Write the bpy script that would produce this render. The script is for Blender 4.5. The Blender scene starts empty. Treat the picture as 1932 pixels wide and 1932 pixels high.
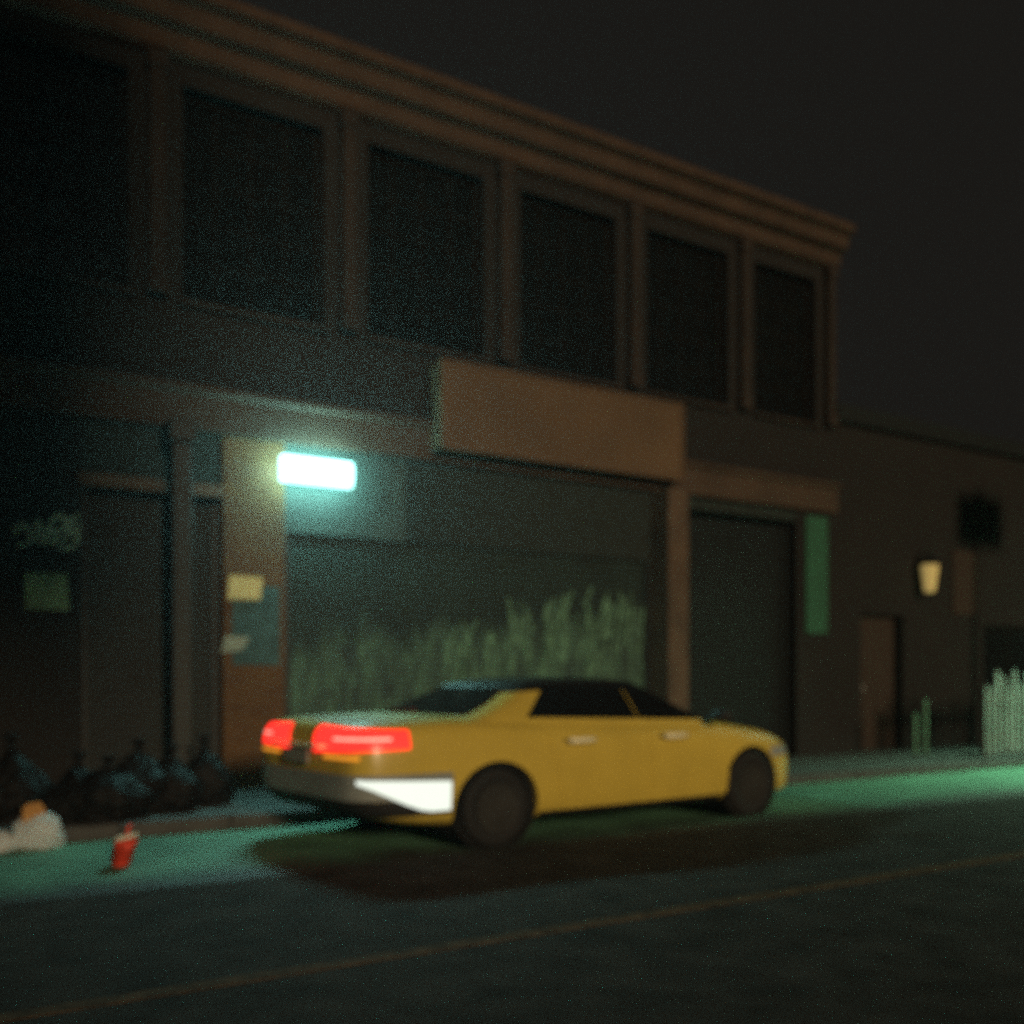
import bpy, bmesh, math, random
import numpy as np
from mathutils import Vector, noise, Matrix
from mathutils.bvhtree import BVHTree

random.seed(7)
sc = bpy.context.scene
col = sc.collection
R = math.radians

# ------------------------------------------------------------------ camera
CAM_H = 1.42
cam = bpy.data.cameras.new('camera')
cam_o = bpy.data.objects.new('camera', cam); col.objects.link(cam_o)
cam_o.location = (0, 0, CAM_H); cam_o.rotation_euler = (R(90), 0, 0)
cam.sensor_width = 36; cam.sensor_height = 36; cam.lens = 36
cam.shift_y = 316/1932
cam.clip_start = .05; cam.clip_end = 2000
cam.dof.use_dof = True                      # a hurried snapshot, focused too near
cam.dof.focus_distance = 2.4
cam.dof.aperture_fstop = 1.3
sc.camera = cam_o

# ------------------------------------------------------------------ world, sun, exposure
w = bpy.data.worlds.new('World'); sc.world = w; w.use_nodes = True
bg = w.node_tree.nodes['Background']
bg.inputs['Color'].default_value = (1.0, .92, .80, 1)
bg.inputs['Strength'].default_value = .0095
ANG = math.atan2(1932, 3014)                # street direction seen from the camera
SUN_E = 1.6
sun = bpy.data.lights.new('sun', 'SUN'); sun.energy = SUN_E; sun.angle = R(6.0); sun.color = (1.0, .74, .46)
sun_o = bpy.data.objects.new('sun', sun); col.objects.link(sun_o)
_az = ANG - R(90) - R(8)                     # faces the shop fronts, a touch from the left
_el = R(12)
_L = Vector((math.cos(_az)*math.cos(_el), math.sin(_az)*math.cos(_el), math.sin(_el)))
sun_o.rotation_euler = _L.to_track_quat('Z', 'Y').to_euler()
sun_o.location = _L*60
sc.view_settings.view_transform = 'Standard'
sc.view_settings.look = 'None'
sc.view_settings.exposure = 0
sc.view_settings.gamma = 1
sc.cycles.use_denoising = False
sc.cycles.max_bounces = 6
sc.cycles.volume_bounces = 0
sc.cycles.sample_clamp_indirect = 2
sc.cycles.sample_clamp_direct = 2.8
HAZE = .0013
LAMP_L = 235
STREET_L = 1900

# ------------------------------------------------------------------ street frame
CA, SA = math.cos(ANG), math.sin(ANG)
def S(u, v, z=0): return Vector((u*CA - v*SA, u*SA + v*CA, z))
def pu(px, v):                                # street coordinate of a column of the photograph on the plane v
    t = (px-966)/1932; D = v/(CA - SA*t)
    return D*(CA*t + SA)
def pz(px, py, v):
    t = (px-966)/1932; D = v/(CA - SA*t)
    return CAM_H - (py-1282)/1932*D

# ------------------------------------------------------------------ materials
def mat(name, color, rough=.7, metal=0, var=.25, scale=6, bump=.0, bscale=40, spec=.5, coat=0, stretch=(1, 1, 1)):
    m = bpy.data.materials.new(name); m.use_nodes = True
    nt = m.node_tree; b = nt.nodes['Principled BSDF']
    b.inputs['Roughness'].default_value = rough; b.inputs['Metallic'].default_value = metal
    b.inputs['Specular IOR Level'].default_value = spec
    b.inputs['Coat Weight'].default_value = coat; b.inputs['Coat Roughness'].default_value = .05
    tc = nt.nodes.new('ShaderNodeTexCoord'); mp = nt.nodes.new('ShaderNodeMapping')
    mp.inputs['Scale'].default_value = stretch
    nt.links.new(tc.outputs['Object'], mp.inputs['Vector'])
    n = nt.nodes.new('ShaderNodeTexNoise'); n.inputs['Scale'].default_value = scale; n.inputs['Detail'].default_value = 6
    nt.links.new(mp.outputs[0], n.inputs['Vector'])
    r = nt.nodes.new('ShaderNodeValToRGB')
    c = Vector(color)
    r.color_ramp.elements[0].position = .3; r.color_ramp.elements[1].position = .7
    r.color_ramp.elements[0].color = (*(c*(1-var)), 1); r.color_ramp.elements[1].color = (*(c*(1+var)), 1)
    nt.links.new(n.outputs['Fac'], r.inputs['Fac']); nt.links.new(r.outputs['Color'], b.inputs['Base Color'])
    if bump:
        n2 = nt.nodes.new('ShaderNodeTexNoise'); n2.inputs['Scale'].default_value = bscale; n2.inputs['Detail'].default_value = 4
        nt.links.new(mp.outputs[0], n2.inputs['Vector'])
        bm_ = nt.nodes.new('ShaderNodeBump'); bm_.inputs['Strength'].default_value = bump; bm_.inputs['Distance'].default_value = .02
        nt.links.new(n2.outputs['Fac'], bm_.inputs['Height']); nt.links.new(bm_.outputs[0], b.inputs['Normal'])
    return m

def brick_mat(name, c1, c2, mortar):
    m = bpy.data.materials.new(name); m.use_nodes = True
    nt = m.node_tree; b = nt.nodes['Principled BSDF']; b.inputs['Roughness'].default_value = .85
    tc = nt.nodes.new('ShaderNodeTexCoord'); sx = nt.nodes.new('ShaderNodeSeparateXYZ'); cx = nt.nodes.new('ShaderNodeCombineXYZ')
    ad = nt.nodes.new('ShaderNodeMath'); ad.operation = 'ADD'
    nt.links.new(tc.outputs['Object'], sx.inputs[0])
    nt.links.new(sx.outputs['X'], ad.inputs[0]); nt.links.new(sx.outputs['Y'], ad.inputs[1])
    nt.links.new(ad.outputs[0], cx.inputs['X']); nt.links.new(sx.outputs['Z'], cx.inputs['Y'])
    br = nt.nodes.new('ShaderNodeTexBrick'); br.inputs['Scale'].default_value = 1
    br.inputs['Brick Width'].default_value = .23; br.inputs['Row Height'].default_value = .075; br.inputs['Mortar Size'].default_value = .006
    br.inputs['Color1'].default_value = (*c1, 1); br.inputs['Color2'].default_value = (*c2, 1); br.inputs['Mortar'].default_value = (*mortar, 1)
    nt.links.new(cx.outputs[0], br.inputs['Vector'])
    n = nt.nodes.new('ShaderNodeTexNoise'); n.inputs['Scale'].default_value = 1.3; n.inputs['Detail'].default_value = 5
    nt.links.new(tc.outputs['Object'], n.inputs['Vector'])
    mx = nt.nodes.new('ShaderNodeMix'); mx.data_type = 'RGBA'; mx.blend_type = 'MULTIPLY'; mx.inputs[0].default_value = .6
    nt.links.new(br.outputs['Color'], mx.inputs[6]); nt.links.new(n.outputs['Fac'], mx.inputs[7])
    nt.links.new(mx.outputs[2], b.inputs['Base Color'])
    bp = nt.nodes.new('ShaderNodeBump'); bp.inputs['Strength'].default_value = .4; bp.inputs['Distance'].default_value = .006
    bp.invert = True
    nt.links.new(br.outputs['Fac'], bp.inputs['Height']); nt.links.new(bp.outputs[0], b.inputs['Normal'])
    return m

def emit(name, color, strength):
    m = bpy.data.materials.new(name); m.use_nodes = True
    b = m.node_tree.nodes['Principled BSDF']
    b.inputs['Base Color'].default_value = (*[min(1, c*.6) for c in color], 1)
    b.inputs['Emission Color'].default_value = (*color, 1); b.inputs['Emission Strength'].default_value = strength
    b.inputs['Roughness'].default_value = .3
    return m

M = {}
M['asphalt'] = mat('asphalt', (.046, .043, .038), .9, var=.35, scale=3, bump=.5, bscale=160, spec=.08)
M['lane'] = mat('worn_concrete', (.115, .265, .17), .7, var=.3, scale=1.6, bump=.35, bscale=70)  # green of the lamp's pool put into the concrete colour
M['pavement'] = mat('pavement_slab', (.06, .065, .06), .8, var=.3, scale=2.5, bump=.3, bscale=60)
M['kerb'] = mat('kerb_stone', (.05, .052, .05), .75, var=.3, scale=5, bump=.3)
M['marking'] = mat('worn_road_paint', (.095, .058, .032), .9, var=.5, scale=9, spec=.08)
M['brick_dark'] = brick_mat('dark_brick', (.011, .008, .006), (.007, .006, .005), (.010, .009, .008))
M['brick_orange'] = brick_mat('orange_brick', (.16, .075, .02), (.12, .05, .014), (.10, .07, .03))
M['trim'] = mat('brown_stone_trim', (.050, .029, .017), .85, var=.3, scale=2.2, bump=.2)
M['pilaster'] = mat('brown_pilaster', (.020, .013, .009), .85, var=.35, scale=1.6, bump=.2)
M['fascia'] = mat('fascia_board', (.048, .029, .017), .8, var=.3, scale=1.2, bump=.1)
M['sign'] = mat('brown_sign_face', (.10, .06, .028), .7, var=.22, scale=.9, bump=.05)
M['sign_edge'] = mat('sign_edge', (.10, .06, .03), .6, var=.2)
M['lintel'] = mat('dark_lintel', (.009, .016, .013), .8, var=.3)
M['lamp_panel'] = mat('pale_green_panel', (.032, .048, .042), .8, var=.25)  # lintel colour raised near the lamp to carry its halo
M['frame'] = mat('window_frame', (.010, .009, .008), .8, var=.2, spec=.1)
M['pane'] = mat('dark_pane', (.006, .007, .007), .05, var=.2, spec=.35)
M['black_metal'] = mat('black_metal', (.008, .012, .012), .5, var=.2)
M['dark_shutter'] = mat('dark_shutter', (.008, .012, .011), .6, var=.35, scale=2)
M['pier'] = mat('painted_pier', (.085, .055, .034), .8, var=.35, scale=2, bump=.2)
M['tag_paint'] = mat('pale_tag_paint', (.30, .50, .40), .7, var=.4, scale=12)
M['green_poster'] = mat('green_poster', (.14, .28, .16), .7, var=.3, scale=5)
M['teal_poster'] = mat('teal_poster', (.035, .085, .09), .8, var=.4, scale=6)
M['notice'] = mat('cream_notice', (.62, .58, .26), .6, var=.1, scale=7)
M['paper'] = mat('white_paper', (.24, .30, .25), .7, var=.15)
M['banner'] = mat('green_banner', (.02, .10, .055), .7, var=.3, scale=3, stretch=(14, 14, 1))
M['housing'] = mat('lamp_housing', (.35, .36, .36), .5, var=.1)
M['wood'] = mat('brown_board', (.03, .018, .011), .7, var=.3, scale=5, stretch=(1, 1, 6))
M['slat'] = mat('white_slat_paint', (.21, .26, .235), .7, var=.35, scale=5, stretch=(3, 3, .6))
M['bollard'] = mat('green_bollard_paint', (.09, .22, .13), .5, var=.3)
M['black_bag'] = mat('black_plastic', (.007, .007, .007), .6, var=.3, bump=.4, bscale=14, spec=.12)
M['white_bag'] = mat('white_plastic', (.86, .92, .92), .5, var=.04, bump=.2, bscale=9)
_nt = M['white_bag'].node_tree; _b = _nt.nodes['Principled BSDF']
_tr = _nt.nodes.new('ShaderNodeBsdfTranslucent'); _tr.inputs['Color'].default_value = (.95, .97, .96, 1)
_mx = _nt.nodes.new('ShaderNodeMixShader'); _mx.inputs[0].default_value = .6
_nt.links.new(_b.outputs[0], _mx.inputs[1]); _nt.links.new(_tr.outputs[0], _mx.inputs[2])
_nt.links.new(_mx.outputs[0], _nt.nodes['Material Output'].inputs['Surface'])
M['card'] = mat('brown_card', (.46, .24, .07), .8, var=.2)
M['red_card'] = mat('red_card', (.82, .07, .035), .55, var=.15, scale=14)
M['lid'] = mat('cream_lid', (.85, .80, .62), .5, var=.08)
def ragged():  # soft near edge of the light pool, put into the colour as a blend to asphalt
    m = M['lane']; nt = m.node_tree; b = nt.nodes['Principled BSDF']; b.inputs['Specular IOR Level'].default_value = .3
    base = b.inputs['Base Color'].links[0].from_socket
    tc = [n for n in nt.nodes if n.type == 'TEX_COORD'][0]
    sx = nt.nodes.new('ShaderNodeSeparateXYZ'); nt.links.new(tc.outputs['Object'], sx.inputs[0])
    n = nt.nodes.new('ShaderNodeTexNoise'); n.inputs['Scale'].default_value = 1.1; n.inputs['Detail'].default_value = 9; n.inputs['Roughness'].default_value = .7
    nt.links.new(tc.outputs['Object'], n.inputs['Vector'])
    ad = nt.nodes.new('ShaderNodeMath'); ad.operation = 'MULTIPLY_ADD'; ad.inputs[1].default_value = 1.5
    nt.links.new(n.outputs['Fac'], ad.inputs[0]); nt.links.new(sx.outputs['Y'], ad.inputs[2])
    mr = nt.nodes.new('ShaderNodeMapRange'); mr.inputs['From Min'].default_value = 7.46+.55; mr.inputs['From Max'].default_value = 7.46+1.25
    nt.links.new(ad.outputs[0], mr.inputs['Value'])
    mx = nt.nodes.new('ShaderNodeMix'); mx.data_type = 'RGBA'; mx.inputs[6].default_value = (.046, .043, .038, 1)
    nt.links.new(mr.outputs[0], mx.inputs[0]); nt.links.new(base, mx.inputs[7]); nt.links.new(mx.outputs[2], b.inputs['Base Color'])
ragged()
# vehicle
M['taxi'] = mat('yellow_paint', (.58, .44, .068), .36, var=.06, scale=3, coat=.3)
M['roof'] = mat('black_paint', (.008, .008, .008), .35, var=.1, coat=.3)
M['glass'] = mat('tinted_glass', (.006, .006, .006), .06, var=.1, spec=.5)
M['rubber'] = mat('rubber', (.010, .010, .010), .85, var=.2)
M['rim'] = mat('dark_alloy', (.07, .07, .065), .4, metal=.6, var=.2)
M['liner'] = mat('black_liner', (.006, .006, .006), .9, var=.2)
M['bumper'] = mat('silver_bumper', (.24, .27, .26), .4, var=.12, scale=5)
M['skirt'] = mat('black_bumper_skirt', (.012, .012, .012), .7, var=.2)
M['chrome'] = mat('bright_handle', (.98, .94, .62), .3, var=.02, coat=1)  # lamp glint on the handles put into a pale cream colour
M['plate'] = mat('pale_plate', (.25, .25, .22), .5, var=.1)
M['tail'] = emit('lit_red_lens', (1.0, .022, .016), 2.2)
M['tail_core'] = emit('lit_lamp_core', (1.0, .42, .32), 1.3)
M['tail_amber'] = emit('amber_lens', (1.0, .38, .03), .75)
M['reverse'] = emit('lit_white_lens', (.88, 1.0, .93), .86)
M['brake_high'] = mat('dark_red_lens', (.10, .01, .01), .2, var=.1)
M['headlight'] = mat('headlight_lens', (.35, .38, .36), .1, var=.1, coat=1)
M['lamp'] = emit('fluorescent_diffuser', (.40, 1.0, .93), LAMP_L)
M['lamp_case'] = emit('translucent_case', (.40, 1.0, .93), LAMP_L*.26)
M['street_lens'] = emit('street_lamp_lens', (.50, 1.0, .64), STREET_L)
M['lantern'] = emit('lantern_glass', (1.0, .74, .26), .24)

# shutter with sprayed lower half: paint has its own ragged outline
def shutter_paint():
    m = mat('sprayed_shutter', (.010, .024, .019), .65, var=.3, scale=2)
    nt = m.node_tree; b = nt.nodes['Principled BSDF']
    base = b.inputs['Base Color'].links[0].from_socket
    tc = [n for n in nt.nodes if n.type == 'TEX_COORD'][0]
    mp = nt.nodes.new('ShaderNodeMapping'); mp.inputs['Scale'].default_value = (1.6, 1, .45)
    nt.links.new(tc.outputs['Object'], mp.inputs[0])
    n = nt.nodes.new('ShaderNodeTexNoise'); n.inputs['Scale'].default_value = 2.0; n.inputs['Detail'].default_value = 5; n.inputs['Distortion'].default_value = .6
    nt.links.new(mp.outputs[0], n.inputs['Vector'])
    sx = nt.nodes.new('ShaderNodeSeparateXYZ'); nt.links.new(tc.outputs['Object'], sx.inputs[0])
    def mth(op, a, b2=None):
        k = nt.nodes.new('ShaderNodeMath'); k.operation = op
        for i, q in enumerate((a, b2)):
            if q is None: continue
            if isinstance(q, (int, float)): k.inputs[i].default_value = q
            else: nt.links.new(q, k.inputs[i])
        return k.outputs[0]
    edge = mth('ADD', mth('MULTIPLY', n.outputs['Fac'], 1.6), mth('MULTIPLY', sx.outputs['X'], .10))
    edge = mth('ADD', edge, 1.15)
    d = mth('MULTIPLY', mth('SUBTRACT', edge, sx.outputs['Z']), 2.2)
    mk = nt.nodes.new('ShaderNodeClamp'); nt.links.new(d, mk.inputs[0])
    wv = nt.nodes.new('ShaderNodeTexNoise'); wv.inputs['Scale'].default_value = 3.4; wv.inputs['Detail'].default_value = 6; wv.inputs['Distortion'].default_value = 1.4
    mp2 = nt.nodes.new('ShaderNodeMapping'); mp2.inputs['Scale'].default_value = (2.4, 1, .55)
    nt.links.new(tc.outputs['Object'], mp2.inputs[0]); nt.links.new(mp2.outputs[0], wv.inputs['Vector'])
    rp = nt.nodes.new('ShaderNodeValToRGB'); rp.color_ramp.elements[0].position = .36; rp.color_ramp.elements[1].position = .72
    rp.color_ramp.elements[0].color = (.022, .04, .038, 1); rp.color_ramp.elements[1].color = (.09, .20, .135, 1)
    nt.links.new(wv.outputs['Fac'], rp.inputs[0])
    mx = nt.nodes.new('ShaderNodeMix'); mx.data_type = 'RGBA'
    nt.links.new(mk.outputs[0], mx.inputs[0]); nt.links.new(base, mx.inputs[6]); nt.links.new(rp.outputs[0], mx.inputs[7])
    nt.links.new(mx.outputs[2], b.inputs['Base Color'])
    return m
M['sprayed'] = shutter_paint()

# ------------------------------------------------------------------ builders
def tag(o, label=None, cat=None, group=None, kind=None):
    if label: o['label'] = label
    if cat: o['category'] = cat
    if group: o['group'] = group
    if kind: o['kind'] = kind
    return o
def thing(name, u, v, z, label, cat, group=None, rz=0):
    o = bpy.data.objects.new(name, None); col.objects.link(o)
    o.location = S(u, v, z); o.rotation_euler = (0, 0, ANG+rz); o.empty_display_size = .2
    return tag(o, label, cat, group)

class MB:
    """collects shapes in street coordinates, linked as ONE mesh relative to its origin"""
    def __init__(s, o=(0, 0, 0)): s.V = []; s.F = []; s.o = Vector(o)
    def add(s, vs, fs):
        k = len(s.V); s.V += [Vector(p)-s.o for p in vs]; s.F += [tuple(k+i for i in f) for f in fs]; return s
    def box(s, u0, u1, v0, v1, z0, z1):
        return s.add([(u, v, z) for z in (z0, z1) for v in (v0, v1) for u in (u0, u1)],
                     [(0, 2, 3, 1), (4, 5, 7, 6), (0, 1, 5, 4), (1, 3, 7, 5), (3, 2, 6, 7), (2, 0, 4, 6)])
    def prism(s, pts, axis, a0, a1):
        """closed 2-D outline extruded; axis 'u': pts are (v,z); 'v': (u,z); 'z': (u,v)"""
        n = len(pts)
        f = {'u': lambda a, p: (a, p[0], p[1]), 'v': lambda a, p: (p[0], a, p[1]), 'z': lambda a, p: (p[0], p[1], a)}[axis]
        vs = [f(a0, p) for p in pts]+[f(a1, p) for p in pts]
        return s.add(vs, [tuple(range(n))[::-1], tuple(range(n, 2*n))]+[(i, (i+1) % n, n+(i+1) % n, n+i) for i in range(n)])
    def lathe(s, prof, c=(0, 0, 0), n=20, axis='z'):
        vs = []; fs = []
        for r, h in prof:
            for i in range(n):
                t = 2*math.pi*i/n; a, b = r*math.cos(t), r*math.sin(t)
                p = {'z': (a, b, h), 'y': (a, h, b), 'x': (h, a, b)}[axis]
                vs.append((c[0]+p[0], c[1]+p[1], c[2]+p[2]))
        m = len(prof)
        for j in range(m-1):
            for i in range(n): fs.append((j*n+i, j*n+(i+1) % n, (j+1)*n+(i+1) % n, (j+1)*n+i))
        if prof[0][0] > 1e-5: fs.append(tuple(range(n))[::-1])
        if prof[-1][0] > 1e-5: fs.append(tuple((m-1)*n+i for i in range(n)))
        return s.add(vs, fs)
    def tube(s, pts, r, n=8):
        pts = [Vector(p) for p in pts]; vs = []; fs = []
        for i, p in enumerate(pts):
            d = (pts[min(i+1, len(pts)-1)]-pts[max(i-1, 0)]).normalized()
            a = d.orthogonal().normalized(); b = d.cross(a)
            rr = r[i] if isinstance(r, (list, tuple)) else r
            for k in range(n):
                t = 2*math.pi*k/n; vs.append(p+a*rr*math.cos(t)+b*rr*math.sin(t))
        for i in range(len(pts)-1):
            for k in range(n): fs.append((i*n+k, i*n+(k+1) % n, (i+1)*n+(k+1) % n, (i+1)*n+k))
        fs.append(tuple(range(n))[::-1]); fs.append(tuple((len(pts)-1)*n+k for k in range(n)))
        return s.add(vs, fs)
    def build(s, name, m, parent=None, bevel=0, smooth=False, loc=None, rz=None):
        me = bpy.data.meshes.new(name); me.from_pydata([tuple(p) for p in s.V], [], s.F)
        bm = bmesh.new(); bm.from_mesh(me)
        bmesh.ops.remove_doubles(bm, verts=bm.verts, dist=1e-5) if smooth else None
        bmesh.ops.recalc_face_normals(bm, faces=bm.faces); bm.to_mesh(me); bm.free()
        me.materials.append(m)
        if smooth:
            for p in me.polygons: p.use_smooth = True
        o = bpy.data.objects.new(name, me); col.objects.link(o)
        if parent: o.parent = parent
        else:
            o.location = S(*s.o); o.rotation_euler = (0, 0, ANG if rz is None else rz)
        if bevel:
            b = o.modifiers.new('bevel', 'BEVEL'); b.width = bevel; b.segments = 2; b.limit_method = 'ANGLE'
        return o

# ------------------------------------------------------------------ ground
def structure(o): return tag(o, kind='structure')
structure(MB().box(-44, 62, -20, 25.5, -.40, -.02).build('ground', M['asphalt']))
structure(MB().box(-43.9, 61.9, -19.9, 7.16, -.018, 0).build('road', M['asphalt']))
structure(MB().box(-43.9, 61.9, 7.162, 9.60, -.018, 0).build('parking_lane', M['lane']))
kb = MB()
u = -43.0
while u < 60:
    kb.box(u, u+.988, 9.60, 9.75, -.018, .13); u += 1.0
structure(kb.build('kerb', M['kerb'], bevel=.012))
pv = MB(); pv.box(-43.9, 61.9, 9.752, 12.6, -.018, .118)
u = -14.0
while u < 30:
    for v0 in (9.755, 10.47, 11.185): pv.box(u, u+.89, v0, v0+.708, .118, .128)
    u += .90
structure(pv.build('pavement', M['pavement']))
structure(MB().box(-30, 60, 4.71, 4.83, 0, .004).build('lane_marking', M['marking']))

# ------------------------------------------------------------------ main building
F = 12.0
U0, U1 = -6.0, 14.4
O = (4.0, F, 0)
bld = thing('brick_building', *O, 'dark two storey brick building with brown cornice and shuttered shops behind the yellow taxi', 'building')
def B(): return MB(O)
BAY = [.55, 2.88, 5.22, 7.55, 9.85, 12.15, 14.22]
wl = B()
wl.box(U0, 2.1, F, F+.5, 0, 4.3)
wl.box(13.42, U1, F, F+.5, 0, 4.3)
wl.box(U0, U1, F+.03, F+.5, 4.8, 5.8)
wl.box(U0, U1, F+.03, F+.5, 8.3, 8.55)
wl.box(U0, BAY[0]-.3, F+.03, F+.5, 5.8, 8.3)
for c in BAY[:-1]: wl.box(c-.3 if c != BAY[0] else c-.3, c+.3, F+.03, F+.5, 5.8, 8.3)
wl.box(BAY[-1]-.3, U1, F+.03, F+.5, 5.8, 8.3)
wl.box(U0, U1, F+.5, F+9, 0, 8.55)
wl.box(U0, U1, F+.2, F+9, 9.2, 9.5)
wl.build('wall', M['brick_dark'], bld)
B().box(2.1, 3.649, F+.02, F+.5, 3.62, 4.298).build('lintel', M['lintel'], bld)
B().box(6.05, 10.2, F+.02, F+.5, 3.22, 4.298).build('lintel', M['lintel'], bld)
B().box(10.6, 13.42, F+.02, F+.5, 4.1, 4.298).build('lintel', M['lintel'], bld)
B().box(4.402, 6.049, F+.02, F+.5, 3.22, 4.298).build('painted_panel', M['lamp_panel'], bld)  # lintel stretch round the lamp, paler to stand in for its glow
B().box(3.65, 4.4, F, F+.5, 0, 4.3).build('brick_pier', M['brick_orange'], bld)
pr = B(); pr.box(10.2, 10.6, F-.42, F+.5, .0, 4.29); pr.box(10.16, 10.64, F-.46, F+.3, 0, .35)
pr.build('pier', M['pier'], bld, bevel=.015)
fz = B(); fz.prism([(F-.10, 4.30), (F+.5, 4.30), (F+.5, 4.80), (F-.16, 4.80), (F-.16, 4.74), (F-.10, 4.70)], 'u', U0, U1-.05)
fz.build('fascia', M['fascia'], bld)
fl = B(); fl.box(2.05, 3.649, F-.03, F+.3, 3.56, 3.70)
fl.build('shutter_box', M['pier'], bld)
cn = B(); cn.prism([(F-.02, 8.55), (F-.10, 8.60), (F-.12, 8.78), (F-.26, 8.84), (F-.30, 9.02), (F-.42, 9.08), (F-.42, 9.20), (F+.9, 9.20), (F+.9, 8.55)], 'u', U0, U1)
cn.build('cornice', M['trim'], bld)
for c in BAY:
    p = B(); p.box(c-.085, c+.085, F-.09, F+.029, 5.8, 8.549); p.box(c-.11, c+.11, F-.12, F+.028, 5.8, 6.0); p.box(c-.11, c+.11, F-.12, F+.028, 8.36, 8.548)
    p.build('pilaster', M['pilaster'], bld)
for a, b in zip(BAY[:-1], BAY[1:]):
    a += .3; b -= .3
    f = B(); f.box(a, a+.06, F+.2, F+.3, 5.8, 8.3); f.box(b-.06, b, F+.2, F+.3, 5.8, 8.3)
    f.box(a+.06, b-.06, F+.2, F+.3, 5.8, 5.88); f.box(a+.06, b-.06, F+.2, F+.3, 8.22, 8.3)
    n = 4
    for k in range(1, n): x = a+(b-a)*k/n; f.box(x-.015, x+.015, F+.22, F+.27, 5.88, 8.22)
    for k in range(1, 5): z = 5.88+2.34*k/5; f.box(a+.06, b-.06, F+.225, F+.265, z-.014, z+.014)
    wo = f.build('window', M['frame'], bld)
    B().box(a+.05, b-.05, F+.24, F+.25, 5.87, 8.23).build('pane', M['pane'], wo)
    B().box(a-.05, b+.05, F-.06, F+.19, 5.74, 5.799).build('sill', M['pilaster'], wo)

def shutter(u0, u1, z1, m, label, F=F):
    pts = []
    z = .13; step = .085
    out = []
    while z < z1-1e-3:
        z2 = min(z+step, z1)
        out += [(F+.30, z+.004), (F+.275, z+.02), (F+.275, z2-.02), (F+.30, z2-.004)]
        z = z2
    out += [(F+.34, z1), (F+.34, .13)]
    s = B(); s.prism(out, 'u', u0, u1)
    o = s.build('roller_shutter', m, bld); o['label'] = label
    r = B(); r.box(u0-.0, u0+.07, F+.22, F+.36, .13, z1); r.box(u1-.07, u1, F+.22, F+.36, .13, z1); r.box(u0+.07, u1-.07, F+.24, F+.36, .13, .22)
    r.build('guide_rail', M['black_metal'], o)
    return o
shutter(2.1, 3.65, 3.62, M['dark_shutter'], 'narrow dark shutter')
shop = shutter(4.4, 10.2, 3.22, M['sprayed'], 'wide shutter sprayed with pale green paint', F-.20)
shutter(10.6, 13.42, 4.1, M['black_metal'], 'black shutter right of the pier')
# sprayed strokes on the wide shutter
def strokes(curves, v, r, origin):
    g = MB(origin)
    for pts, wd in curves:
        P = []
        for i in range(len(pts)-1):
            p0 = Vector(pts[max(i-1, 0)]); p1 = Vector(pts[i]); p2 = Vector(pts[i+1]); p3 = Vector(pts[min(i+2, len(pts)-1)])
            for k in range(8):
                t = k/8
                P.append(.5*((2*p1)+(p2-p0)*t+(2*p0-5*p1+4*p2-p3)*t*t+(3*p1-p0-3*p2+p3)*t**3))
        P.append(Vector(pts[-1]))
        L = []; Rr = []
        for i, p in enumerate(P):
            d = (P[min(i+1, len(P)-1)]-P[max(i-1, 0)]).normalized(); nn = Vector((-d.y, d.x))
            ww = wd*(.65+.5*noise.noise(Vector((p.x*3, p.y*3, wd))))
            L.append(p+nn*ww); Rr.append(p-nn*ww)
        n = len(P)
        vs = [(q.x, v, q.y) for q in L]+[(q.x, v, q.y) for q in Rr]+[(q.x, v+r, q.y) for q in L]+[(q.x, v+r, q.y) for q in Rr]
        fs = []
        for i in range(n-1):
            fs += [(i, i+1, n+i+1, n+i), (2*n+i, 3*n+i, 3*n+i+1, 2*n+i+1), (i, 2*n+i, 2*n+i+1, i+1), (n+i, n+i+1, 3*n+i+1, 3*n+i)]
        fs += [(0, n, 3*n, 2*n), (n-1, 3*n-1, 4*n-1, 2*n-1)]
        g.add(vs, fs)
    return g
def gp(px, py): return (pu(px, F+.27), pz(px, py, F+.27))
cv = []
_r = random.Random(21)
for i in range(70):
    f_ = _r.random()**.7; px = 790+430*f_
    top = 1190-75*f_+_r.uniform(-30, 50); ln_ = _r.uniform(60, 170); sl_ = _r.uniform(-6, 16)
    cv.append(([gp(px+sl_, top), gp(px+_r.uniform(-6, 6), top+ln_*.35), gp(px-sl_*.4+_r.uniform(-6, 6), top+ln_*.7), gp(px-sl_, min(1345, top+ln_))], _r.uniform(.012, .035)))
cv += [([gp(1052, 1125), gp(1040, 1180), gp(1012, 1240), gp(1000, 1310)], .05), ([gp(945, 1130), gp(955, 1210), gp(948, 1310)], .045)]
strokes(cv, F+.068, .006, O).build('spray_strokes', mat('spray_paint', (.10, .22, .14), .7, var=.5, scale=9), shop)

# right-hand dark building
O2 = (20, F, 0)
b2 = thing('brick_building', *O2, 'low dark building with a lantern on its wall at the right edge of the photo', 'building')
q = MB(O2); q.box(U1+.02, 15.2, F+.1, F+.6, 0, 4.6); q.box(15.2, 16.4, F+.1, F+.6, 2.6, 4.6); q.box(16.4, 18.9, F+.1, F+.6, 0, 4.6); q.box(18.9, 21.2, F+.1, F+.6, 2.5, 4.6); q.box(18.9, 21.2, F+.1, F+.6, 0, .9)
q.box(21.2, 45, F+.1, F+.6, 0, 4.6); q.box(U1+.02, 45, F+.6, F+10, 0, 4.6); q.box(U1+.02, 45, F+.1, F+10, 4.6, 6.2)
q.build('wall', M['brick_dark'], b2)
d = MB(O2); d.box(15.2, 16.4, F+.32, F+.38, .13, 2.6); d.box(15.3, 15.75, F+.30, F+.319, .3, 1.2); d.box(15.85, 16.3, F+.30, F+.319, .3, 1.2); d.box(15.3, 16.3, F+.30, F+.319, 1.35, 2.4)
do = d.build('door', M['wood'], b2)
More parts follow.
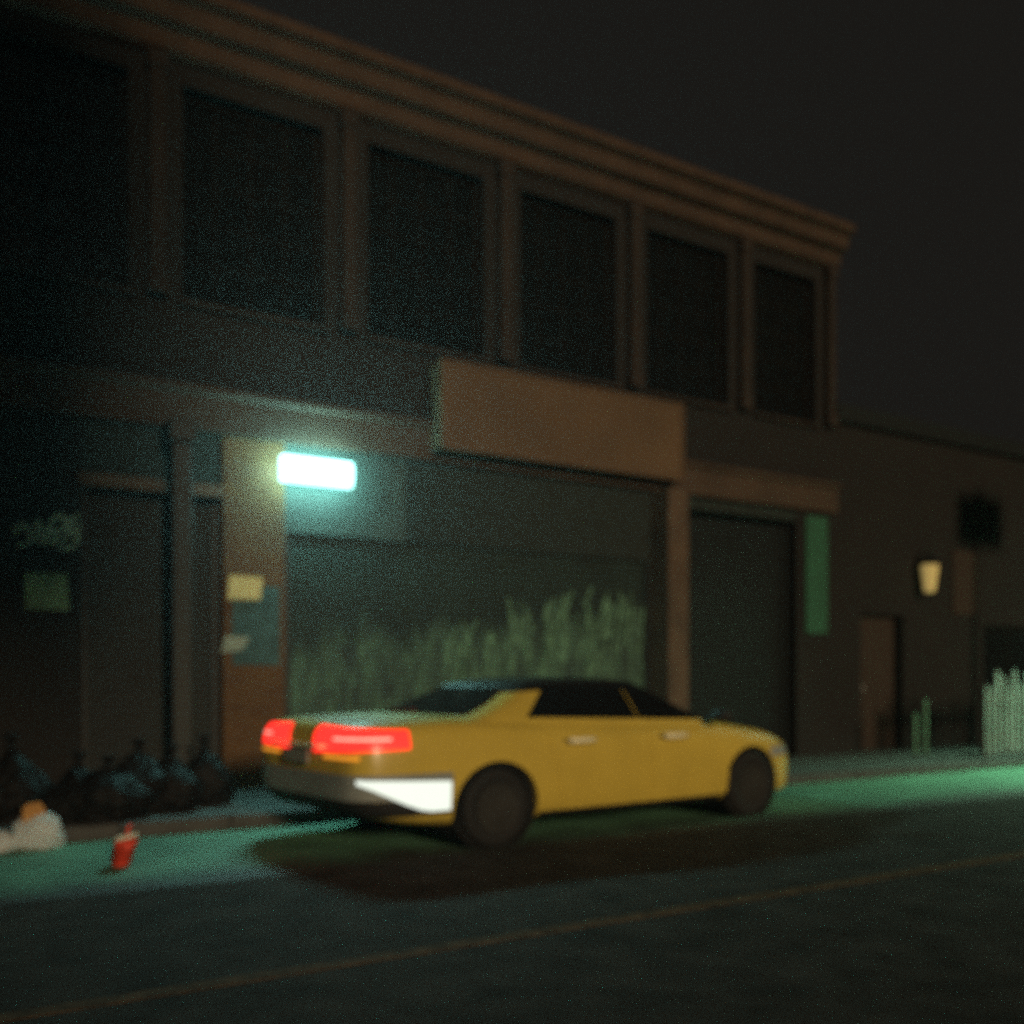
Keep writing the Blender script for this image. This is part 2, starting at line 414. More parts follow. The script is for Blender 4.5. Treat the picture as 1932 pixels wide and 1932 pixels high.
MB(O2).lathe([(0, -.06), (.03, -.05), (.03, -.02), (.012, -.01), (.012, .03)], (15.4, F+.26, 1.27), 12, 'y').build('handle', M['housing'], do)
f = MB(O2); f.box(18.9, 19.0, F+.3, F+.4, .9, 2.5); f.box(21.1, 21.2, F+.3, F+.4, .9, 2.5); f.box(19, 21.1, F+.3, F+.4, .9, 1.0); f.box(19, 21.1, F+.3, F+.4, 2.4, 2.5); f.box(20.02, 20.08, F+.31, F+.39, 1, 2.4)
fo = f.build('window', M['frame'], b2); MB(O2).box(18.98, 21.12, F+.34, F+.35, .98, 2.42).build('pane', M['pane'], fo)
cpx = MB(O2); cpx.box(U1+.03, 45, F-.04, F+.099, 5.95, 6.25); cpx.build('coping', M['black_metal'], b2)

# sign box over the wide shutter
SV = 11.62
su0, su1 = pu(832, SV), pu(1290, SV)
so = thing('shop_sign', (su0+su1)/2, SV, 4.42, 'long blank brown sign box above the wide sprayed shutter', 'sign')
o_ = ((su0+su1)/2, SV, 4.42)
s = MB(o_); s.box(su0, su1, SV+.012, F-.02, 4.42, 4.80-.002); s.box(su0, su1, SV+.012, F+.0, 4.802, 5.56); s.build('box', M['sign_edge'], so, bevel=.01)
MB(o_).box(su0+.05, su1-.05, SV, SV+.013, 4.47, 5.51).build('face', M['sign'], so)
t = MB(o_)
t.box(su0, su1, SV-.02, SV+.011, 5.512, 5.57); t.box(su0, su1, SV-.02, SV+.011, 4.41, 4.468); t.box(su0, su0+.048, SV-.02, SV+.011, 4.469, 5.511); t.box(su1-.048, su1, SV-.02, SV+.011, 4.469, 5.511)
t.build('frame', M['sign_edge'], so)

# column in front of narrow shutter
cu = pu(342, 11.6)
co = thing('black_column', cu, 11.62, .128, 'black square iron column standing before the narrow dark shutter', 'column')
k = MB((cu, 11.62, .128)); k.box(cu-.11, cu+.11, 11.51, 11.73, .40, 4.05); k.build('shaft', M['black_metal'], co, bevel=.02)
k = MB((cu, 11.62, .128)); k.box(cu-.17, cu+.17, 11.45, 11.79, .128, .40); k.build('base', M['black_metal'], co, bevel=.03)
k = MB((cu, 11.62, .128)); k.box(cu-.15, cu+.15, 11.47, F-.12, 4.05, 4.30); k.build('capital', M['black_metal'], co, bevel=.02)

# things on the wall at left
tagc = []
def tp(px, py): return (pu(px, F), pz(px, py, F))
tagc = [([tp(28, 1010), tp(45, 985), tp(60, 1025), tp(72, 982), tp(82, 1028), tp(95, 985)], .03),
        ([tp(95, 985), tp(118, 972), tp(122, 1000), tp(98, 1005), tp(104, 1030)], .03),
        ([tp(148, 972), tp(128, 990), tp(147, 1005), tp(140, 1030), tp(112, 1034)], .03),
        ([tp(20, 995), tp(70, 1000), tp(120, 1018), tp(152, 990)], .022),
        ([tp(32, 1032), tp(80, 1015), tp(135, 1000)], .022)]
g0 = (pu(85, F), F, pz(85, 1035, F))
tag(strokes(tagc, F-.006, .005, g0).build('graffiti_tag', M['tag_paint']), 'pale scrawled graffiti tag high on the dark wall at the left edge', 'graffiti')
def flat(name, pxs, pys, v, m, label, cat, th=.012, skew=0):
    u0, u1 = pu(pxs[0], v), pu(pxs[1], v); z1, z0 = pz(sum(pxs)/2, pys[0], v), pz(sum(pxs)/2, pys[1], v)
    q = MB(((u0+u1)/2, v, z0)); q.prism([(u0, z0), (u1, z0+skew*.3), (u1+skew, z1), (u0+skew*.6, z1+skew*.2)], 'v', v-th, v)
    return tag(q.build(name, m, bevel=.002), label, cat)
flat('poster', (48, 130), (1082, 1150), F, M['green_poster'], 'pale green square poster under the graffiti tag', 'poster', skew=-.02)
flat('poster', (438, 528), (1105, 1255), F, M['teal_poster'], 'dark teal poster pasted low on the orange brick pier', 'poster', th=.006)
flat('notice', (428, 490), (1088, 1132), F-.008, M['notice'], 'bright cream yellow notice on the orange brick pier', 'notice', th=.02, skew=.04)
flat('paper_scrap', (416, 456), (1202, 1232), F-.008, M['paper'], 'small pale torn paper scrap below the yellow notice', 'paper', th=.004, skew=.10)

# wall lamp
lu0, lu1 = pu(536, 11.72), pu(664, 11.72)
lz = pz(600, 888, 11.72)
lo = thing('wall_lamp', (lu0+lu1)/2, F, lz, 'glaring white fluorescent wall lamp over the wide shutter beside the sign', 'lamp')
o_ = ((lu0+lu1)/2, F, lz)
h = MB(o_); h.box(lu0+.25, lu0+.31, F-.14, F+.018, lz-.05, lz+.05); h.box(lu1-.31, lu1-.25, F-.14, F+.018, lz-.05, lz+.05); h.box(lu0+.06, lu1-.06, F-.165, F-.141, lz-.07, lz+.07)
h.build('housing', M['housing'], lo)
dz = MB(o_); dz.prism([(F-.17, lz-.13), (F-.17, lz+.12), (F-.25, lz+.125), (F-.31, lz+.07), (F-.30, lz-.07), (F-.25, lz-.14)], 'u', lu0, lu1)
dz.build('diffuser', M['lamp'], lo)
sb_ = MB(o_); sb_.box(lu0-.012, lu1+.012, F-.30, F-.166, lz+.127, lz+.14); sb_.box(lu0-.012, lu1+.012, F-.28, F-.166, lz-.155, lz-.142)
for x in (lu0-.012, lu1+.002): sb_.prism([(F-.166, lz-.1415), (F-.166, lz+.1265), (F-.25, lz+.1265), (F-.315, lz+.075), (F-.305, lz-.075), (F-.255, lz-.1415)], 'u', x, x+.010)
sb_.box(lu0+.001, lu1-.001, F-.1690, F-.166, lz-.1415, lz+.1265)
sb_.build('translucent_case', M['lamp_case'], lo)

# banner, lantern, board
BV = F-.03
flat('banner', (1520, 1560), (975, 1195), BV, M['banner'], 'narrow vertical green banner at the right end of the brick building', 'banner', th=.02)
lu = pu(1752, 11.85); lz = pz(1752, 1088, 11.85)
la = thing('wall_lantern', lu, F+.1, lz, 'small warm yellow lit lantern on the low dark building', 'lantern')
o_ = (lu, F+.1, lz)
g = MB(o_)
g.lathe([(.05, -.30), (.10, -.27), (.13, -.04), (.16, .20), (.15, .22)], (lu, 11.83, lz), 6); g.build('glass', M['lantern'], la)
g = MB(o_); g.lathe([(.19, .225), (.17, .27), (.06, .36), (.02, .42)], (lu, 11.83, lz), 6)
g.build('cap', M['black_metal'], la)
g = MB(o_); g.lathe([(.02, -.38), (.06, -.34), (.06, -.305)], (lu, 11.83, lz), 6); g.build('finial', M['black_metal'], la)
g = MB(o_); g.tube([(lu, F+.1, lz+.05), (lu, 12.0, lz+.45), (lu, 11.9, lz+.50), (lu, 11.83, lz+.41)], .018); g.box(lu-.05, lu+.05, F+.07, F+.099, lz-.1, lz+.2); g.build('bracket', M['black_metal'], la)
flat('board', (1795, 1842), (1040, 1160), F+.098, M['wood'], 'brown wooden board on the wall right of the lantern', 'board', th=.04)

# bollards and slatted barrier at right
def bollard(px, py, h, label):
    D = 1932*CAM_H/(py-1282); t = (px-966)/1932; p = Vector((t*D, D))
    uu, vv = p.x*CA+p.y*SA, -p.x*SA+p.y*CA
    vv = max(vv, 9.86); uu = pu(px, vv)
    b_ = thing('bollard', uu, vv, .128, label, 'bollard', 'bollards on the pavement at the right')
    MB().lathe([(.040, .02), (.032, .06), (.030, h-.06), (.036, h-.05), (.036, h-.02), (.02, h), (0, h+.01)], n=16).build('post', M['bollard'], b_, smooth=False)
    MB().lathe([(.09, 0), (.09, .015), (.057, .03)], n=16).build('base', M['black_metal'], b_)
bollard(1727, 1442, .72, 'left slimmer green bollard of the pair by the slatted barrier')
bollard(1746, 1440, .95, 'right taller green bollard nearer the slatted barrier')
bv = 9.95
bu0 = pu(1858, bv)
bo = thing('slatted_barrier', bu0, bv, .128, 'white barrier of uneven upright slats lit at the right edge', 'barrier')
rr = random.Random(4)
u = bu0; r_ = MB((bu0, bv, .128))
while u < bu0+2.6:
    wd = rr.uniform(.05, .10); r_ = MB((bu0, bv, .128)); top = rr.uniform(1.25, 1.6)
    r_.prism([(u, .19), (u+wd, .19), (u+wd, top), (u+wd/2, top+.05), (u, top)], 'v', bv-.02, bv)
    r_.build('slat', M['slat'], bo); u += wd+rr.uniform(.06, .13)
r_ = MB((bu0, bv, .128))
for z in (.42, 1.08): r_.box(bu0-.02, bu0+2.7, bv+.001, bv+.045, z, z+.09)
r_.build('rail', M['wood'], bo)
for x in (.1, 1.3, 2.55):
    r_ = MB((bu0, bv, .128)); r_.box(bu0+x, bu0+x+.09, bv+.046, bv+.13, .128, 1.3); r_.box(bu0+x-.05, bu0+x+.14, bv+.03, bv+.4, .128, .17)
    r_.build('post', M['wood'], bo)

# street lamp just beyond the right edge, its pool lies on the road
lu, lv = 18.3, 9.95
sl = thing('street_lamp', lu, lv, .128, 'street lamp reaching over the road beyond the slatted barrier', 'street lamp')
o_ = (lu, lv, .128)
k = MB(o_); k.tube([(lu, lv, .128), (lu, lv, 1.1), (lu, lv, 5.2), (lu, lv-.25, 5.6), (lu, lv-.9, 5.8), (lu, lv-1.5, 5.82)], [.10, .08, .055, .05, .045, .04], 12); k.build('column', M['black_metal'], sl, smooth=True)
k = MB(o_); k.prism([(lv-1.4, 5.76), (lv-1.4, 5.88), (lv-1.9, 5.92), (lv-2.25, 5.84), (lv-2.25, 5.76)], 'u', lu-.17, lu+.17); k.build('lamp_head', M['housing'], sl)
k = MB(o_); k.box(lu-.19, lu-.171, lv-2.26, lv-1.4, 5.60, 5.80); k.box(lu+.171, lu+.19, lv-2.26, lv-1.4, 5.46, 5.80); k.box(lu-.1705, lu+.1705, lv-2.27, lv-2.252, 5.46, 5.80); k.box(lu-.1705, lu+.1705, lv-1.418, lv-1.401, 5.46, 5.759)
k.box(lu-.75, lu+.75, lv-1.398, lv-1.385, 4.80, 5.80)
k.build('hood', M['black_metal'], sl)
k = MB(o_); k.prism([(lv-1.5, 5.755), (lv-2.2, 5.755), (lv-2.1, 5.70), (lv-1.6, 5.70)], 'u', lu-.13, lu+.13); k.build('lens', M['street_lens'], sl)

# unseen board added behind the camera to shade the left of the upper storey
ho = thing('billboard', -9, -14, 0, 'tall blank billboard on steel posts across the road behind the camera', 'billboard')
k = MB((-9, -14, 0)); k.box(-19, -.6, -14.2, -14, 7.0, 15.2); k.build('panel', M['wood'], ho)
k = MB((-9, -14, 0)); k.box(-19.1, -.5, -13.999, -13.9, 6.85, 7.05); k.build('bottom_rail', M['black_metal'], ho)
for x in (-17, -12, -7, -2):
    k = MB((-9, -14, 0)); k.box(x-.15, x+.15, -14.52, -14.21, -.02, 15); k.build('post', M['black_metal'], ho)

# ------------------------------------------------------------------ rubbish at the kerb
def bag(name, px, py, w_, h_, m, label, cat, seed, v=None, knot=True, sx=1.0, z0=None, rz=0, group=None):
    D = 1932*CAM_H/(py-1282) if v is None else None
    if v is None:
        t = (px-966)/1932; p = Vector((t*D, D)); uu, vv = p.x*CA+p.y*SA, -p.x*SA+p.y*CA
    else: vv = v; uu = pu(px, v)
    zz = (.128 if vv > 9.7 else 0) if z0 is None else z0
    bm = bmesh.new(); bmesh.ops.create_icosphere(bm, subdivisions=5, radius=1)
    off = Vector((seed*3.1, seed*1.7, seed*.9))
    for vt in bm.verts:
        c = vt.co.copy()
        n1 = noise.noise(c*1.3+off); n2 = abs(noise.noise(c*3.5+off)); n3 = abs(noise.noise(c*8+off))
        k_ = 1+.28*n1-.22*n2-.07*n3
        c *= k_
        zt = c.z
        if zt < -.55: zt = -.55-(.04*(zt+.55))
        top = max(0, zt)
        pinch = 1-.55*top**1.6 if knot else 1-.15*top
        vt.co = Vector((c.x*pinch*w_/2*sx, c.y*pinch*w_/2*.85, (zt+.56)*h_/1.5))
    me = bpy.data.meshes.new(name); bm.to_mesh(me); bm.free(); me.materials.append(m)
    for p in me.polygons: p.use_smooth = True
    e = thing(name, uu, vv, zz, label, cat, group, rz)
    o = bpy.data.objects.new('sack', me); col.objects.link(o); o.parent = e
    if knot:
        topz = max(v_.co.z for v_ in me.vertices)
        kn = MB(); kn.lathe([(.05*w_/.5, -.05), (.025, .0), (.03, .02), (.055, .07), (.07, .11), (.02, .10)], (0, 0, topz), 9)
        kn.build('knot', m, e, smooth=True)
    return e
BG = 'black rubbish bags heaped along the kerb'
bag('rubbish_bag', 150, 0, .62, .50, M['black_bag'], 'black rubbish bag right behind the white one', 'rubbish bag', 1, v=10.15, group=BG)
bag('rubbish_bag', 205, 0, .66, .46, M['black_bag'], 'low wide black rubbish bag directly behind the red carton', 'rubbish bag', 2, v=9.98, group=BG, sx=1.15)
bag('rubbish_bag', 262, 0, .70, .58, M['black_bag'], 'black rubbish bag third from the left along the kerb', 'rubbish bag', 3, v=10.3, group=BG)
bag('rubbish_bag', 325, 0, .68, .52, M['black_bag'], 'black rubbish bag in front of the iron column', 'rubbish bag', 4, v=10.35, group=BG)
bag('rubbish_bag', 385, 0, .62, .56, M['black_bag'], 'rightmost black rubbish bag, nearest the taxi', 'rubbish bag', 5, v=10.65, group=BG)
bag('rubbish_bag', 20, 0, .7, .62, M['black_bag'], 'leftmost black rubbish bag at the photo edge', 'rubbish bag', 8, v=10.4, group=BG)
wb = bag('carrier_bag', 74, 0, .44, .30, M['white_bag'], 'slumped white plastic bag with brown card sticking out', 'plastic bag', 11, v=9.45, knot=False, sx=1.0)
cu_, cv_ = pu(66, 9.47), 9.47
cd = MB((cu_, cv_, .2)); 
cd.box(cu_-.10, cu_+.07, cv_-.06, cv_+.06, .20, .335); cd.prism([(cu_-.10, .336), (cu_+.07, .336), (cu_+.03, .39), (cu_-.07, .375)], 'v', cv_-.06, cv_-.045)
tag(cd.build('card_box', M['card'], bevel=.004), 'small brown card box poking from the white plastic bag', 'box')
bag('carrier_bag', -2, 0, .26, .17, M['white_bag'], 'small white plastic bag cut by the left edge', 'plastic bag', 12, v=9.42, knot=False)
# red carton on the lane
D = 1932*CAM_H/(1633-1282); t = (228-966)/1932
ru, rv = t*D*CA+D*SA, -t*D*SA+D*CA
ro = thing('drink_carton', ru, rv, 0, 'red paper carton with a cream lid standing on the lane', 'carton', None, R(-25))
k = MB(); k.lathe([(.058, 0), (.060, .004), (.072, .12), (.082, .20), (.078, .20), (.07, .03), (0, .03)], n=20)
for i, p in enumerate(k.V): p.x += .20*p.z+.010*noise.noise(p*30); p.y += .01*noise.noise(p*25+Vector((3, 1, 0)))
k.build('cup', M['red_card'], ro, smooth=True)
k = MB(); k.lathe([(.085, .198), (.090, .205), (.090, .216), (.078, .222), (.070, .214), (0, .214)], n=20)
for p in k.V: p.x += .20*p.z; p.z += p.x*.22
k.build('lid', M['lid'], ro)
k = MB(); k.tube([(.045, 0, .228), (.055, .01, .29), (.075, .012, .31)], .012, 8); k.build('straw', M['red_card'], ro)

# ------------------------------------------------------------------ taxi
CU, CV = 6.12, 8.50
car = thing('taxi', CU, CV, 0, 'yellow saloon taxi with lit red tail lights driving along the lane', 'taxi', None, R(5))
car.scale = (1.14, 1.12, 1.01)
def lut(tab):
    xs, ys = zip(*tab)
    return lambda x: float(np.interp(x, xs, ys))
Wf = lut([(-2.60, .62), (-2.575, .74), (-2.48, .845), (-2.2, .905), (-1.45, .93), (0, .94), (1.45, .93), (1.85, .885), (2.15, .78), (2.32, .62), (2.40, .40)])
zt = lut([(-2.60, .94), (-2.56, 1.03), (-2.42, 1.075), (-1.75, 1.10), (-1.0, 1.06), (0, 1.02), (1.15, .99), (1.8, .885), (2.15, .77), (2.32, .66), (2.40, .56)])
zb = lut([(-2.60, .46), (-2.5, .33), (-2.2, .24), (-1.8, .19), (1.8, .17), (2.2, .19), (2.34, .26), (2.4, .36)])
xs = [-2.60, -2.575, -2.53, -2.46, -2.35, -2.2, -2.0, -1.8, -1.6, -1.4, -1.2, -1.0, -.7, -.4, -.1, .2, .5, .8, 1.0, 1.2, 1.4, 1.6, 1.8, 1.95, 2.08, 2.18, 2.27, 2.34, 2.38, 2.40]
prof = [(0, 0), (.5, 0), (.82, .0), (.95, .05), (.985, .16), (1, .42), (1.0, .60), (.985, .76), (.95, .89), (.885, .965), (.72, .995), (.4, 1.01), (0, 1.02)]
V = []; Fc = []
for x in xs:
    W_, b_, t_ = Wf(x), zb(x), zt(x)
    ring = [(W_*a, b_+(t_-b_)*c) for a, c in prof]
    full = [(x, -y, z) for y, z in ring]+[(x, y, z) for y, z in ring[::-1][1:-1]]
    V += full
N = 2*len(prof)-2
for i in range(len(xs)-1):
    for j in range(N): Fc.append((i*N+j, (i+1)*N+j, (i+1)*N+(j+1) % N, i*N+(j+1) % N))
Fc.append(tuple(range(N))); Fc.append(tuple(((len(xs)-1)*N+j) for j in range(N))[::-1])
def mk(name, V, Fc, m, parent, smooth=True):
    me = bpy.data.meshes.new(name); me.from_pydata([tuple(p) for p in V], [], Fc)
    bm = bmesh.new(); bm.from_mesh(me); bmesh.ops.recalc_face_normals(bm, faces=bm.faces); bm.to_mesh(me); bm.free()
    me.materials.append(m)
    for p in me.polygons: p.use_smooth = smooth
    o = bpy.data.objects.new(name, me); col.objects.link(o); o.parent = parent
    return o
def bake(o):
    bpy.context.view_layer.update()
    dg = bpy.context.evaluated_depsgraph_get()
    me = bpy.data.meshes.new_from_object(o.evaluated_get(dg)); o.modifiers.clear(); o.data = me
body = mk('body', V, Fc, M['taxi'], car)
sb = body.modifiers.new('s', 'SUBSURF'); sb.levels = 1; sb.render_levels = 1
bake(body)
def bvh_of(o):
    return BVHTree.FromPolygons([v.co for v in o.data.vertices], [tuple(p.vertices) for p in o.data.polygons])
body_bvh = bvh_of(body)
AX = (-1.45, 1.45); WR = .335
for ax in AX:
    for s_ in (-1, 1):
        c = MB(); c.lathe([(.385, s_*.60), (.385, s_*1.2)], (ax, 0, WR+.005), 40, 'y')
        co = c.build('cutter', M['liner'], car)
        bo_ = body.modifiers.new('b', 'BOOLEAN'); bo_.operation = 'DIFFERENCE'; bo_.object = co; bo_.solver = 'EXACT'
        bake(body); bpy.data.objects.remove(co)
for p in body.data.polygons: p.use_smooth = True
body.data.set_sharp_from_angle(angle=R(40))
for ax in AX:
    for s_ in (-1, 1):
        c = MB(); c.lathe([(.383, s_*.885), (.383, s_*.605), (.0, s_*.605), (.0, s_*.62), (.37, s_*.62), (.37, s_*.885)], (ax, 0, WR+.005), 36, 'y'); c.build('wheel_arch', M['liner'], car)

# cabin
roofz = lambda x: 1.375-.035*((x+.25)/.9)**2
def level(s_):
    xf = 1.26-.80*s_**.95; xr = -1.84+.74*s_**.9; w_ = .835-.245*s_**1.25
    return xf, xr, w_
def outline(xf, xr, w_, rc, n=6):
    pts = []
    for cx, cy, a0 in ((xf-rc, w_-rc, 0), (xr+rc, w_-rc, 90), (xr+rc, -w_+rc, 180), (xf-rc, -w_+rc, 270)):
        for i in range(n): a = R(a0+90*i/(n-1)); pts.append((cx+rc*math.cos(a), cy+rc*math.sin(a)))
        if a0 in (90, 270): continue
    out = []
    for i, p in enumerate(pts):
        q_ = pts[(i+1) % len(pts)]
        out.append(p)
        L = math.dist(p, q_); m_ = int(L/.16)
        if (i+1) % n == 0:
            m_ = 12 if (i//n) in (0, 2) else 8
            for k_ in range(1, m_): out.append((p[0]+(q_[0]-p[0])*k_/m_, p[1]+(q_[1]-p[1])*k_/m_))
    return out
V = []; Fc = []; n_ = None; rows = 0
for s_ in [0, .12, .3, .5, .7, .85, .95, 1.0]:
    xf, xr, w_ = level(s_)
    ol = outline(xf, xr, w_, .20)
    for x, y in ol:
        bow = -.14*(y/w_)**2*(1 if x > 0 else -.7)*min(1, max(0, (abs(x-(xf+xr)/2)/((xf-xr)/2))**6))
        z0 = zt(x)-.05
        V.append((x+bow, y, z0+(roofz(x)-z0)*s_))
    n_ = len(ol); rows += 1
for sc_, dz_ in ((.94, .020), (.8, .038), (.5, .055), (.15, .062)):
    xf, xr, w_ = level(1.0); cxm = (xf+xr)/2
    for x, y in outline(xf, xr, w_, .20):
        bow = -.14*(y/w_)**2*(1 if x > 0 else -.7)*min(1, max(0, (abs(x-cxm)/((xf-xr)/2))**6))
        X = cxm+(x+bow-cxm)*sc_; V.append((X, y*sc_, roofz(X)+dz_))
    rows += 1
RS = 5                                       # rows above this one are the black roof
allF = []
for i in range(rows-1):
    for j in range(n_): allF.append((i, (i*n_+j, i*n_+(j+1) % n_, (i+1)*n_+(j+1) % n_, (i+1)*n_+j)))
full = BVHTree.FromPolygons([Vector(p) for p in V], [f for _, f in allF])
cabin = mk('cabin', V[:(RS+1)*n_], [f for i, f in allF if i < RS], M['taxi'], car)
top = [tuple(k-RS*n_ for k in f) for i, f in allF if i >= RS]+[tuple((rows-1-RS)*n_+j for j in range(n_))]
mk('roof', V[RS*n_:], top, M['roof'], car)
cab_bvh = full

def shell(name, bvh, rays, m, parent, off=.004, th=.02):
    """rays: grid [i][j] of (origin, direction); a curved plate laid on the surface the rays meet"""
    gi, gj = len(rays), len(rays[0]); out = []; inn = []
    for row in rays:
        for o_, d_ in row:
            h_, nn, _, _ = bvh.ray_cast(Vector(o_), Vector(d_).normalized())
            if h_ is None:
                h_, nn, _, _ = bvh.find_nearest(Vector(o_))
            d_ = Vector(d_).normalized()
            if nn.dot(d_) > 0: nn = -nn
            out.append(h_+nn*off); inn.append(h_-nn*th)
    V = out+inn; K = gi*gj; Fc = []
    for i in range(gi-1):
        for j in range(gj-1):
            a = i*gj+j; Fc.append((a, a+1, a+gj+1, a+gj)); Fc.append((K+a, K+a+gj, K+a+gj+1, K+a+1))
    for i in range(gi-1):
        for j in (0, gj-1): a = i*gj+j; Fc.append((a, a+gj, K+a+gj, K+a))
    for j in range(gj-1):
        for i in (0, gi-1): a = i*gj+j; Fc.append((a, K+a, K+a+1, a+1))
    o = mk(name, V, Fc, m, parent); o.data.set_sharp_from_angle(angle=R(35)); return o
def side(quad, s_, ni=16, nj=10):
    """quad: (x,z) rear-bottom, front-bottom, front-top, rear-top"""
    a, b, c, d_ = [Vector(p) for p in quad]; g = []
    for i in range(ni+1):
        row = []
        for j in range(nj+1):
            p = (a.lerp(b, i/ni)).lerp(d_.lerp(c, i/ni), j/nj); row.append(((p.x, s_*2, p.y), (0, -s_, 0)))
        g.append(row)
    return g
def endgrid(ys, zs, sgn, ni=16, nj=8, ytop=None):
    g = []
    for i in range(ni+1):
        row = []
        for j in range(nj+1):
            f_ = i/ni; yb = ys[0]+(ys[1]-ys[0])*f_; yt = yb if ytop is None else ytop[0]+(ytop[1]-ytop[0])*f_
            row.append(((sgn*4, yb+(yt-yb)*j/nj, zs[0]+(zs[1]-zs[0])*j/nj), (-sgn, 0, 0)))
        g.append(row)
    return g
def radial(c, t0, t1, zlo, zhi, ni=20, nj=6):
    g = []
    for i in range(ni+1):
        th = R(t0+(t1-t0)*i/ni); dx, dy = -math.cos(th), -math.sin(th); row = []
        for j in range(nj+1):
            a = zlo(i/ni) if callable(zlo) else zlo; b = zhi(i/ni) if callable(zhi) else zhi
            z = a+(b-a)*j/nj
            row.append(((c[0]+dx*2, c[1]+dy*2, z), (-dx, -dy, 0)))
        g.append(row)
    return g
for s_ in (-1, 1):
    rd = shell('door', body_bvh, side([(-.80, .27), (.12, .27), (.12, .975), (-.97, .985)], s_, 18, 14), M['taxi'], car, .006)
    fd = shell('door', body_bvh, side([(.145, .27), (1.10, .27), (1.12, .93), (.145, .97)], s_, 18, 14), M['taxi'], car, .006)
    for dr, hx in ((rd, -.78), (fd, .28)):
        y = s_*.955
        hm = MB(); hm.tube([(hx-.02, s_*.92, .865), (hx+.0, y+s_*.012, .872), (hx+.08, y+s_*.02, .872), (hx+.16, y+s_*.02, .872), (hx+.24, y+s_*.012, .870), (hx+.26, s_*.92, .865)], [.018, .026, .028, .028, .026, .018], 10)
        hm.build('door_handle', M['chrome'], dr, smooth=True)
    shell('side_window', cab_bvh, side([(-1.10, 1.075), (.095, 1.035), (.06, 1.335), (-.80, 1.325)], s_), M['glass'], car)
    shell('side_window', cab_bvh, side([(.11, 1.035), (1.10, 1.005), (.46, 1.315), (.075, 1.335)], s_), M['glass'], car)
    shell('sill_skirt', body_bvh, side([(-1.03, .215), (1.03, .20), (1.03, .255), (-1.03, .262)], s_, 16, 3), M['skirt'], car, .008)
    # lamps
    cy = -s_
    def mir(g):
        return [[((o_[0], o_[1]*(-s_), o_[2]), (d_[0], d_[1]*(-s_), d_[2])) for o_, d_ in row] for row in g]
    tl = shell('tail_light', body_bvh, mir(radial((-2.15, -.45), -28, 84, lambda f_: .82+.04*f_, lambda f_: 1.03-.03*f_, 26)), M['tail'], car, .012)
    shell('indicator', body_bvh, mir(radial((-2.15, -.45), -10, 40, .775, .803, 16, 2)), M['tail_amber'], tl, .013)
    shell('bulb_strip', body_bvh, mir(radial((-2.15, -.45), 8, 66, lambda f_: .925, lambda f_: .945, 20, 2)), M['tail_core'], tl, .0145)
    shell('headlight', body_bvh, [[((o_[0], o_[1], o_[2]), d_) for o_, d_ in row] for row in mir([[((1.55+math.cos(R(th))*2, -.35-math.sin(R(th))*2, .60+.10*j/4), (-math.cos(R(th)), math.sin(R(th)), 0)) for j in range(5)] for th in range(15, 71, 5)])], M['headlight'], car, .01)
    mr = MB(); mr.lathe([(0, -.07), (.06, -.065), (.085, -.02), (.088, .04), (.0, .05)], (0, 0, 0), 14, 'x')
    for p in mr.V: p.y *= 1.25; p.x += .90; p.y += s_*1.03; p.z = p.z*.75+1.05
    mo = mr.build('wing_mirror', M['skirt'], car, smooth=True)
    MB().tube([(.93, s_*.84, 1.0), (.92, s_*.95, 1.03)], .025).build('mirror_arm', M['skirt'], mo)
# near-side bumper lamp, wide bumper, dark skirt, plate
bump = shell('bumper', body_bvh, radial((-1.70, 0), -80, 80, .46, .66, 50, 5), M['bumper'], car, .02)
shell('bumper_skirt', body_bvh, radial((-1.70, 0), -80, 80, .33, .452, 50, 4), M['skirt'], car, .012)
shell('reverse_light', body_bvh, radial((-1.70, 0), 42, 79, lambda f_: .59-.23*math.sin(min(1, f_*1.25)*math.pi/2)**1.3, lambda f_: .625-.035*f_, 24, 6), M['reverse'], bump, .026)
shell('windscreen', cab_bvh, endgrid((-.70, .70), (1.03, 1.335), 1, ytop=(-.50, .50)), M['glass'], car)
rw = shell('rear_window', cab_bvh, endgrid((-.66, .66), (1.10, 1.33), -1, ytop=(-.48, .48)), M['glass'], car)
MB().box(-1.74, -1.70, -.16, .16, 1.125, 1.15).build('brake_light', M['brake_high'], rw)
pl = MB(); pl.box(-2.645, -2.625, -.19, .19, .72, .83); pl.build('number_plate', M['plate'], car, bevel=.004)
bt = MB(); bt.box(-2.66, -2.59, -.40, .40, .855, .885); bt.build('boot_handle', M['chrome'], car, bevel=.008)
shell('grille', body_bvh, endgrid((-.42, .42), (.42, .56), 1, 12, 4), M['skirt'], car, .01)
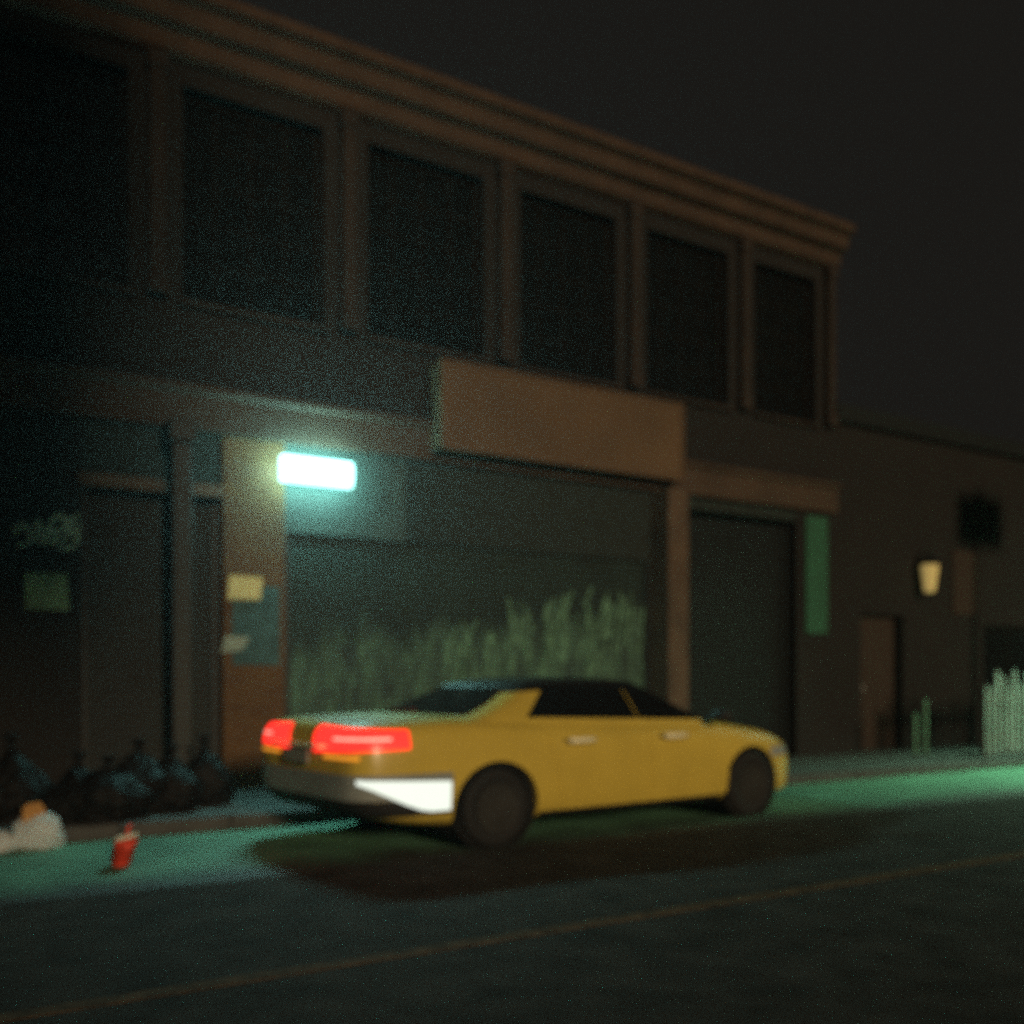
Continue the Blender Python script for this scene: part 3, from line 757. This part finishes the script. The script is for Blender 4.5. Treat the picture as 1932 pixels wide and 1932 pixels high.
# wheels
tyre = MB(); tyre.lathe([(.205, -.09), (.24, -.108), (.29, -.112), (.322, -.098), (.335, -.07), (.335, .07), (.322, .098), (.29, .112), (.24, .108), (.205, .09), (.205, -.09)], n=40, axis='y')
rim = MB(); rim.lathe([(.206, -.092), (.212, -.10), (.195, -.098), (.185, -.05), (.185, .06), (.206, .09)], n=40, axis='y')
for k_ in range(5):
    a = 2*math.pi*k_/5
    ca, sa = math.cos(a), math.sin(a)
    pts = []
    for r0, hw in ((.03, .035), (.10, .026), (.19, .034)):
        for y in (-.088 if r0 < .15 else -.075, -.05):
            for e_ in (-1, 1): pts.append((r0*ca-e_*hw*sa, y, r0*sa+e_*hw*ca))
    fs = []
    for b0 in (0, 4):
        b1 = b0+4; fs += [(b0, b0+1, b1+1, b1), (b0+2, b1+2, b1+3, b0+3), (b0, b1, b1+2, b0+2), (b0+1, b0+3, b1+3, b1+1)]
    fs += [(0, 2, 3, 1), (8, 9, 11, 10)]
    rim.add(pts, fs)
rim.lathe([(0, -.10), (.035, -.098), (.045, -.085), (.045, -.045), (0, -.045)], n=16, axis='y')
w0 = tyre.build('wheel', M['rubber'], car, smooth=True); r0 = rim.build('rim', M['rim'], w0)
first = True
for ax in AX:
    for s_ in (-1, 1):
        if first: wo, first = w0, False
        else:
            wo = w0.copy(); col.objects.link(wo); wo.parent = car
            ro_ = r0.copy(); col.objects.link(ro_); ro_.parent = wo
        wo.location = (ax, s_*.805, WR); wo.rotation_euler = (0, 0, 0 if s_ < 0 else math.pi); wo.scale = (.90, 1, 1)

# ------------------------------------------------------------------ haze added for the lamp's halo and lifted blacks
hz = MB().box(-46, 64, -22, 27, -1.4, 16).build('haze', M['housing'])
hm = bpy.data.materials.new('haze'); hm.use_nodes = True
nt = hm.node_tree; nt.nodes.clear()
ou = nt.nodes.new('ShaderNodeOutputMaterial'); vo = nt.nodes.new('ShaderNodeVolumePrincipled')
vo.inputs['Color'].default_value = (.9, .92, .95, 1); vo.inputs['Density'].default_value = HAZE; vo.inputs['Anisotropy'].default_value = .75
nt.links.new(vo.outputs[0], ou.inputs['Volume'])
hz.data.materials.clear(); hz.data.materials.append(hm)
tag(hz, kind='stuff')
